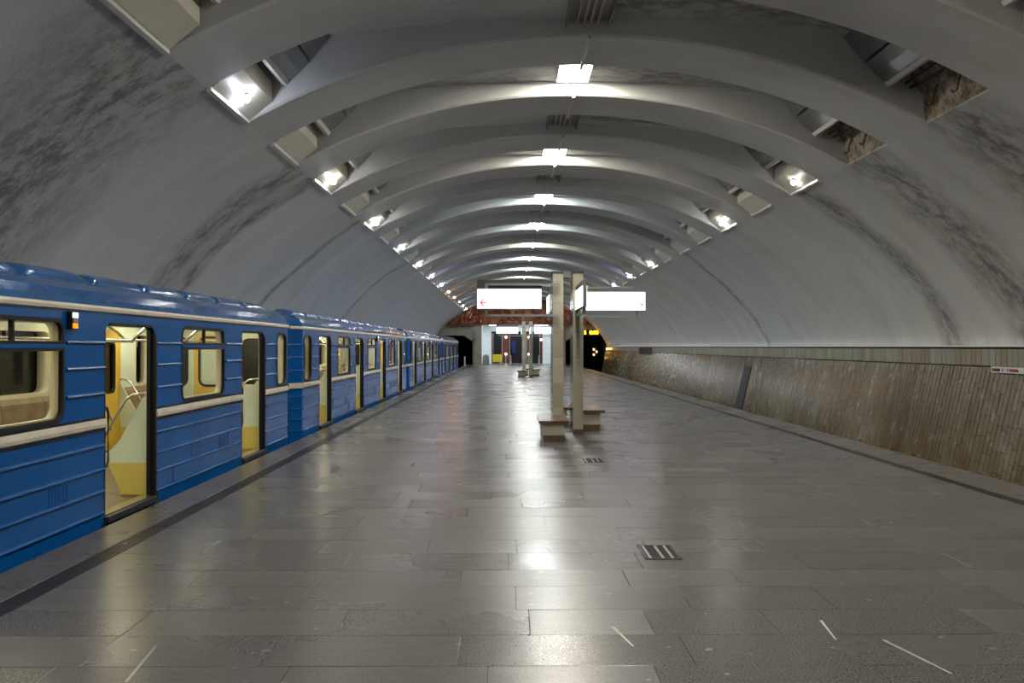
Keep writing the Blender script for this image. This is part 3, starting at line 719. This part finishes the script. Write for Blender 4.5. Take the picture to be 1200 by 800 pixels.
    for x in (-.55, -2.15):
        hr = put('hand_rail', MB().tube([(x, -7.2, 1.83), (x, 7.2, 1.83)], .016, 8), 'chrome', car, smooth=True)
        for i in range(9):
            yy = -7.0 + i * 1.75; xo = -.22 if x > -1 else -2.48
            put('rail_bracket', MB().tube([(x, yy, 1.83), ((x + xo) / 2, yy, 1.98), (xo, yy, 2.09)], .02, 6), 'chrome', hr)
    # outside fittings
    ml = put('marker_box', MB().box(-.0, .05, .86, .97, 1.91, 2.075), 'rubber', car)
    put('marker_lens', MB().box(.05, .06, .875, .955, 2.02, 2.065), 'lamp_white', ml)
    put('marker_lens', MB().box(.05, .06, .875, .955, 1.975, 2.012), 'sign_frame', ml)
    put('marker_lens', MB().box(.05, .06, .875, .955, 1.92, 1.967), 'lamp_orange', ml)
    for y0, z0 in ((.56, .315), (4.0, .315), (5.05, .315), (-4.4, .315)):
        lv = put('louvre', MB().box(-.002, .006, y0, y0 + .36, z0, z0 + .185), 'blue', car)
        sl = MB()
        for a in range(5):
            for b in range(7): sl.box(.006, .014, y0 + .03 + a * .065, y0 + .075 + a * .065, z0 + .015 + b * .024, z0 + .028 + b * .024)
        put('louvre_slots', sl, 'blue', lv)
    for y0, y1, z0, z1 in ((3.4, 3.95, .10, .28), (5.45, 5.85, .32, .5), (-3.9, -3.3, .1, .28), (-5.8, -5.2, .32, .5)):
        put('hatch', MB().box(-.002, .008, y0, y1, z0, z1), 'blue', car)
    put('underframe', MB().box(-2.55, -.12, -8.9, 8.9, -.75, -.05), 'under', car)
    for yc in (-6.3, 6.3):
        bg = put('bogie', MB().box(-2.35, -.35, yc - 1.5, yc + 1.5, -.9, -.7), 'under', car)
        for dy in (-1.05, 1.05):
            put('wheelset', MB().tube([(-2.18, yc + dy, -.61), (-2.06, yc + dy, -.61)], .39, 16).tube([(-.66, yc + dy, -.61), (-.54, yc + dy, -.61)], .39, 16).tube([(-2.1, yc + dy, -.61), (-.6, yc + dy, -.61)], .07), 'rail', bg)
    return car
car = make_car()
LABS = ['blue metro car at the tail of the train, farthest from the tunnel mouth',
        'second blue metro car from the tail of the train, third from the tunnel mouth',
        'third blue metro car from the tail of the train, next behind the leading car',
        'leading blue metro car, at the end of the train next to the tunnel mouth']
for i in range(4):
    o = car if i == 0 else copy_tree(car)
    o.location = (CARX, CAR1 + i * CARPITCH, 0); o['label'] = LABS[i]
for i in range(3):
    y = CAR1 + (i + .5) * CARPITCH
    tag(put('coupler', MB().tube([(CARX - 1.35, y - .26, -.35), (CARX - 1.35, y + .26, -.35)], .09, 10).box(CARX - 1.55, CARX - 1.15, y - .14, y + .14, -.5, -.2), 'under'),
        'black coupler between ' + ['the tail car and the second blue car', 'the second and third blue cars from the tail', 'the third blue car and the leading car'][i], 'coupler', 'couplers between the cars')

# ------------------------------------------------------------------ column pairs with signs and benches
def make_bench(name, label, x0, x1, y0, y1, z, oy, group=None):
    t = thing(name, label, 'bench', ((x0 + x1) / 2, (y0 + y1) / 2 + oy, 0), group)
    hx, hy = (x1 - x0) / 2, (y1 - y0) / 2
    put('seat_slab', MB().box(-hx, hx, -hy, hy, z - .055, z), 'wood', t)
    put('base_block', MB().box(-hx + .07, hx - .09, -hy + .06, hy - .02, .115, z - .055), 'stone', t)
    put('plinth', MB().box(-hx + .075, hx - .095, -hy + .065, hy - .03, 0, .115), 'brown_granite', t)
    return t
def arrow(parent, cx, cz, s, d, y):
    m = MB()
    m.box(cx - s * .5, cx + s * .5, y - .003, y, cz - s * .07, cz + s * .07)
    for q in (-1, 1):
        tip = cx + d * s * .5
        pts = [(tip, cz), (tip - d * s * .2, cz), (tip - d * s * .62, cz + q * s * .46), (tip - d * s * .42, cz + q * s * .5)]
        m.prism(pts, 'y', y - .003, y)
    put('arrow', m, 'red', parent)
def make_sign_y(label, x0, x1, yc, z0, z1, arrow_dir, colx, hot, oy):
    """light box facing along y, hung between two bars from the column"""
    t = thing('light_box_sign', label, 'sign', ((x0 + x1) / 2, yc + oy, z0)); hx = (x1 - x0) / 2; h = z1 - z0
    put('sign_case', MB().box(-hx, hx, -.06, .06, 0, h), 'sign_frame', t)
    fm = 'sign_hot' if hot else 'sign_face'
    put('lit_face', MB().box(-hx + .012, hx - .012, -.066, -.06, .012, h - .012), fm, t)
    put('lit_face', MB().box(-hx + .012, hx - .012, .06, .066, .012, h - .012), fm, t)
    c = colx - (x0 + x1) / 2; inner = -hx + .19 if c > 0 else hx - .19
    for zz in (-.12, h + .085):
        b = MB().box(min(inner, c), max(inner, c), -.03, .03, zz - .022, zz + .022)
        put('bracket_bar', b, 'sign_frame', t)
    put('bracket_post', MB().box(inner - .028, inner + .028, -.03, .03, -.14, 0).box(inner - .028, inner + .028, -.03, .03, h, h + .10), 'sign_frame', t)
    if arrow_dir < 0: put('top_housing', MB().box(-hx, hx, .035, .12, h + .01, h + .175), 'sign_dark', t)
    if arrow_dir: arrow(t, (-hx + .13) if arrow_dir < 0 else hx - .12, .13, .13, arrow_dir, -.067)
    if arrow_dir < 0:
        m = MB()
        for zz, xe, n in ((.135, .52, 22), (.08, .2, 14)):
            for q in range(n):
                xa = -hx + .27 + q * (xe + hx - .27) / n; m.box(xa, xa + .022, -.068, -.066, zz, zz + .012)
        put('faint_lettering', m, 'faint', t)
    return t
def make_sign_x(label, xc, y0, y1, z0, z1, hot, oy):
    t = thing('light_box_sign', label, 'sign', (xc, (y0 + y1) / 2 + oy, z0)); hy = (y1 - y0) / 2; h = z1 - z0
    put('sign_case', MB().box(-.035, .035, -hy, hy, 0, h), 'sign_frame', t)
    for s in (-1, 1): put('lit_face', MB().box(min(s * .035, s * .041), max(s * .035, s * .041), -hy + .012, hy - .012, .012, h - .012), 'sign_hot' if hot else 'sign_face', t)
    for zz in (-.10, h + .07): put('bracket_bar', MB().box(-.028, .028, -hy + .15, hy + .04, zz - .025, zz + .025), 'sign_frame', t)
    put('bracket_post', MB().box(-.028, .028, -hy + .13, -hy + .18, -.12, 0).box(-.028, .028, -hy + .13, -hy + .18, h, h + .09), 'sign_frame', t)
    return t
def column(label, x0, x1, y0, y1, oy):
    t = thing('stone_column', label, 'column', ((x0 + x1) / 2, (y0 + y1) / 2 + oy, 0)); hx, hy = (x1 - x0) / 2, (y1 - y0) / 2
    put('core', MB().box(-hx, hx, -hy + .02, hy - .02, .1, 3.22), 'side_granite', t)
    put('plinth', MB().box(-hx - .004, hx + .004, -hy - .004, hy + .004, 0, .10), 'brown_granite', t)
    put('cap', MB().box(-hx - .01, hx + .01, -hy - .01, hy + .01, 3.22, 3.25), 'sign_dark', t)
    zs = [.10, .54, 1.02, 1.54, 2.04, 2.62, 3.22]
    for a, b in zip(zs, zs[1:]):
        for s in (-1, 1):
            ya, yb = sorted((s * (hy - .02), s * hy)); put('stone_slab', MB().box(-hx + .002, hx - .002, ya, yb, a + .002, b - .002), 'stone', t)
    return t
for i, (oy, where) in enumerate(((0, 'of the pair beside the second car'), (32.4, 'of the pair before the escalators'))):
    column('slim beige stone column with left-arrow sign, %s' % where, .93, 1.144, 17.0, 17.8, oy)
    column('slim beige stone column with right-arrow sign, %s' % where, 1.335, 1.54, 17.0, 17.8, oy)
    tag(put('tie_bar', MB().box(1.13, 1.35, 17.35 + oy, 17.45 + oy, 3.16, 3.20), 'sign_frame'), 'thin metal tie between the tops of the columns ' + where[3:], 'bar')
    make_bench('stone_bench', 'brown topped bench against left-arrow column, ' + where, .61, 1.165, 15.68, 16.99, .385, oy)
    make_bench('stone_bench', 'brown topped bench beside right-arrow column, ' + where, 1.45, 2.07, 17.82, 19.6, .42, oy)
    make_bench('stone_bench', 'narrow brown topped bench behind left-arrow column, ' + where, 1.07, 1.42, 18.6, 20.2, .42, oy)
    make_sign_y('white light box with red left arrow, ' + where, -.58, .71, 16.94, 2.49, 2.90, -1, 1.06, False, oy)
    make_sign_y('white light box with faint right arrow, ' + where, 1.66, 2.92, 17.87, 2.50, 2.90, 1, 1.42, True, oy)
    make_sign_x('edgewise white light box before right-arrow column, ' + where, 1.415, 15.3, 16.96, 2.47, 2.86, True, oy)
    make_sign_x('edgewise white light box behind left-arrow column, ' + where, .95, 17.86, 19.1, 2.47, 2.86, True, oy)

# ------------------------------------------------------------------ far end: portals, frieze, escalator hall
FZ = 3.89
def mir(x): return 2 * CX - x
outer = [(CX - HALF - .6, -1.3)] + [(CX + d, prof(d) + .5) for d in [-HALF - .4 + (2 * HALF + .8) * i / 30 for i in range(31)]] + [(CX + HALF + .6, -1.3)]
portal = [(-3.25, -1.15), (-3.25, 2.25), (-4.06, 2.82), (-6.85, 2.82), (-7.25, 2.3), (-7.25, 1.7), (-6.7, -1.15)]
hallhole = [(-2.35, .0), (mir(-2.35), .0), (mir(-2.35), FZ - .02), (-2.35, FZ - .02)]
end = struct(link('wall_end', plate('wall_end', outer, [portal, [(mir(x), z) for x, z in portal], hallhole], 'y', YE, YE + .5, 'end_stone')), 'beige marble end wall with two tunnel mouths')
for s in (-1, 1):
    xa, xb = sorted((-3.09, -2.35)) if s < 0 else sorted((mir(-3.09), mir(-2.35)))
    put('pier', MB().box(xa, xb, YE - .28, YE + .01, 0, FZ), 'end_stone', end)
# frieze: five relief panels
def fr_top(x): return min(prof(x - CX), 6.5) - .02
xs_f = [-5.9, -4.4, -2.6, -.2, 2.7, 5.1, 6.9, 8.4]
rnd = random.Random(3)
fz = thing('relief_frieze', 'reddish copper relief frieze above the escalator hall', 'frieze', (0, YE - .30, 0))
for a, b in zip(xs_f, xs_f[1:]):
    n, mz = 26, 16; rows = []
    blobs = [(rnd.uniform(a, b), rnd.uniform(FZ + .1, fr_top((a + b) / 2)), rnd.uniform(.1, .45), rnd.uniform(.05, .2), rnd.uniform(0, 3.1)) for _ in range(22)]
    for j in range(mz + 1):
        row = []
        for i in range(n + 1):
            x = a + .02 + (b - a - .04) * i / n; zt = max(FZ + .05, fr_top(x)); z = FZ + (zt - FZ) * j / mz
            h = .05
            for (bx, bz, ra, rb, an) in blobs:
                u = (x - bx) * math.cos(an) + (z - bz) * math.sin(an); v = -(x - bx) * math.sin(an) + (z - bz) * math.cos(an)
                q = (u / ra) ** 2 + (v / rb) ** 2
                if q < 1: h = max(h, .05 + .2 * math.sqrt(1 - q))
            if i in (0, n) or j == 0: h = 0
            row.append((x, -h, z))
        rows.append(row)
    put('relief_panel', MB().grid(rows), 'copper', fz, smooth=False)
put('frieze_ledge', MB().box(-6.3, 8.8, -.12, .02, FZ - .07, FZ), 'copper', fz)
put('frieze_back', MB().box(-6.2, 8.7, .02, .28, FZ, FZ + .3), 'copper', fz)
# tunnels behind the mouths
for i, (xa, xb) in enumerate(((-7.5, -3.1), (mir(-3.1), mir(-7.5)))):
    struct(put('wall_tunnel_%s' % ('left', 'right')[i], MB().grid([[(xa, y, -1.15), (xa, y, 3.1), (xb, y, 3.1), (xb, y, -1.15)] for y in (YE + .5, YE + 30)]).quad((xa, YE + 30, -1.2), (xb, YE + 30, -1.2), (xb, YE + 30, 3.2), (xa, YE + 30, 3.2)), 'black', fix=False), 'black tunnel behind the portal')
# escalator hall
HB = YE + 4.5; hx0, hx1 = -2.35, mir(-2.35)
struct(put('wall_hall_left', MB().box(hx0 - .2, hx0, YE + .5, HB, 0, FZ), 'white_marble'))
struct(put('wall_hall_right', MB().box(hx1, hx1 + .2, YE + .5, HB, 0, FZ), 'white_marble'))
struct(put('ceiling_hall', MB().box(hx0, hx1, YE + .5, HB, FZ, FZ + .1), 'white_marble'))
struct(put('floor_hall', MB().box(hx0, hx1, YE, HB + .3, -.02, 0.0), 'granite'))
dx0, dx1 = -1.5, 3.75
hb = struct(link('wall_hall_back', plate('wall_hall_back', [(hx0, 0), (hx1, 0), (hx1, FZ), (hx0, FZ)], [[(dx0, .02), (dx1, .02), (dx1, 3.3), (dx0, 3.3)]], 'y', HB, HB + .2, 'white_marble')), 'white marble wall round the dark escalator mouth')
struct(put('wall_escalator', MB().box(dx0 - .2, dx1 + .2, HB + 1.2, HB + 1.3, 0, 3.6), 'dark_gloss'))
struct(put('ceiling_escalator', MB().box(dx0 - .2, dx1 + .2, HB + .2, HB + 1.3, 3.3, 3.4), 'dark_gloss'))
struct(put('floor_escalator', MB().box(dx0 - .2, dx1 + .2, HB + .2, HB + 1.3, -.04, .0), 'granite'))
for i in range(3):
    tag(put('hall_light', MB().box(-1.6 + i * 2.2, -.3 + i * 2.2, YE + 1.4, YE + 2.0, FZ - .05, FZ - .01), 'hall_lamp'), 'white ceiling light of the escalator hall behind the copper frieze', 'lamp', 'ceiling lights of the escalator hall')
for i, (xa, xb) in enumerate(((-1.5, -1.32), (-.40, .38), (2.12, 2.55), (3.45, 3.75))):
    t = thing('escalator_pier', ['narrow brown marble pier at the left edge of the escalator mouth, behind the yellow board', 'wide brown marble pier with two glowing reflections beside the yellow board', 'brown marble pier with glowing reflections behind the far column pair', 'brown marble pier by the white wall panel of the escalator hall'][i], 'pier', ((xa + xb) / 2, HB + .5, 0))
    w = (xb - xa) / 2
    put('shaft', MB().box(-w, w, 0, .3, 0, 3.3), 'brown_marble', t)
    if i in (1, 2, 3):
        for z in ((2.72, .98) if i < 3 else (2.45,)): put('pier_reflection', MB().ball((0, -.06, z), .09), 'spot', t)  # escalator lights reflected in the marble, put in as glowing balls
    for s in (-1, 1): put('edge_strip', MB().box(s * w - .03, s * w + .03, -.02, .02, 0, 3.1), 'steel', t)
for i, xa in enumerate((-.55, -.02, .5, 2.3, 3.35)):
    t = thing('escalator_rail_end', 'pale rounded escalator handrail end ' + ['between the yellow board and the wide brown pier', 'before the middle of the wide brown pier', 'beside the wide brown pier, under the blue shape', 'before the brown pier behind the far columns', 'beside the white wall panel of the hall'][i], 'handrail', (xa, HB + .1, 0), 'handrail ends of the escalators')
    put('post', MB().box(-.06, .06, 0, .12, 0, .70), 'steel', t)
    put('rail_cap', MB().tube([(0, -.05, .58), (0, -.08, .70), (0, 0, .78), (0, .2, .78)], .07, 8), 'sign_frame', t, smooth=True)
t = thing('blue_shape', 'dark blue shape hanging in the dark escalator mouth', 'cloth', (.75, HB + .9, 1.05))  # unidentified dark blue shape, built as a flat hanging piece
put('shape_body', MB().prism([(-.10, 0), (.12, 0), (.22, .45), (.24, 1.0), (.12, 1.28), (-.12, 1.30), (-.24, 1.1), (-.20, .5)], 'y', -.04, .04), 'blue_shape', t)
put('cord', MB().tube([(0, 0, 1.25), (0, 0, 2.25)], .012, 6), 'dark_metal', t)
t = thing('yellow_board', 'yellow notice board on legs in front of the escalators', 'sign', ((582.5 - 593) * .0845, YE + 2.1, 0))
put('board', MB().box(-.46, .46, -.03, .03, .22, .98), 'sign_yellow', t)
put('board_lettering', MB().box(-.25, .25, -.034, -.03, .72, .77).box(-.2, .2, -.034, -.03, .60, .64), 'sign_frame', t)
for s in (-1, 1): put('leg', MB().box(s * .42 - .025, s * .42 + .025, -.2, .2, 0, .04).box(s * .42 - .025, s * .42 + .025, -.025, .025, .04, .25), 'dark_metal', t)
t = thing('rounded_stele', 'grey rounded stone slab standing by the white hall wall', 'slab', ((569.3 - 593) * .0832, YE + .85, 0))
put('slab_body', MB().prism([(-.32, .06), (.32, .06)] + [(.32 * math.cos(R(a)), .65 + .32 * math.sin(R(a))) for a in range(0, 181, 15)], 'y', -.08, .08), 'grey_stone', t)
put('foot', MB().box(-.36, .36, -.14, .14, 0, .06), 'grey_stone', t)
t = thing('security_camera', 'small security camera on the pier by the tunnel mouth', 'camera', (-2.75, YE - .28, 2.42))
put('arm', MB().tube([(0, 0, 0), (-.05, -.25, .02)], .03), 'sign_frame', t); put('camera_body', MB().box(-.30, .0, -.36, -.22, -.02, .11), 'sign_frame', t); put('lens', MB().tube([(-.36, -.29, .04), (-.30, -.29, .04)], .05), 'dark_gloss', t)
t = thing('platform_post', 'thin pale post at the platform edge before the tunnel mouth', 'post', (-3.75, 77.5, 0))
put('shaft', MB().tube([(0, 0, 0), (0, 0, .78)], .07, 10), 'sign_white', t); put('post_cap', MB().ball((0, 0, .78), .075), 'sign_white', t)
# interval clock over the right portal and signals in the tunnel
t = thing('interval_clock', 'black clock display with orange digits over the right tunnel mouth', 'clock', (mir(-5.0), YE - .1, 2.84))
put('clock_case', MB().box(-1.25, 1.65, -.1, .09, 0, .56), 'black', t)
link('digits', text_mesh('digits', '15', .52, 'orange_glow'), t, (-.05 + .05, -.105, .1)); link('digits', text_mesh('digits', '0:05', .52, 'orange_glow'), t, (.98, -.105, .1))
t = thing('tunnel_signal', 'signal with orange lamps in the right tunnel', 'signal', (9.0, YE + 5, -1.15))
put('mast', MB().tube([(0, .1, 0), (0, .1, 3.2)], .05), 'dark_metal', t); put('signal_head', MB().box(-.2, .45, 0, .2, 1.9, 3.1), 'black', t)
for x, z, m in ((0, 2.62, 'signal'), (.27, 2.38, 'signal_w'), (0, 2.08, 'signal')): put('signal_lamp', MB().ball((x, -.02, z), .07), m, t)
t = thing('edge_beacon', 'orange beacon lamp on the tiled wall beside the right tunnel mouth', 'lamp', (9.52, 80.0, 1.45))
put('beacon_box', MB().box(0, .12, -.5, .5, -.02, .02), 'sign_dark', t); put('beacon_lens', MB().box(-.06, .0, -.45, .45, .02, .14), 'signal', t)

# ------------------------------------------------------------------ hide nothing, clean up
for o in list(bpy.data.objects):
    if o.name.startswith('tmp'): bpy.data.objects.remove(o)
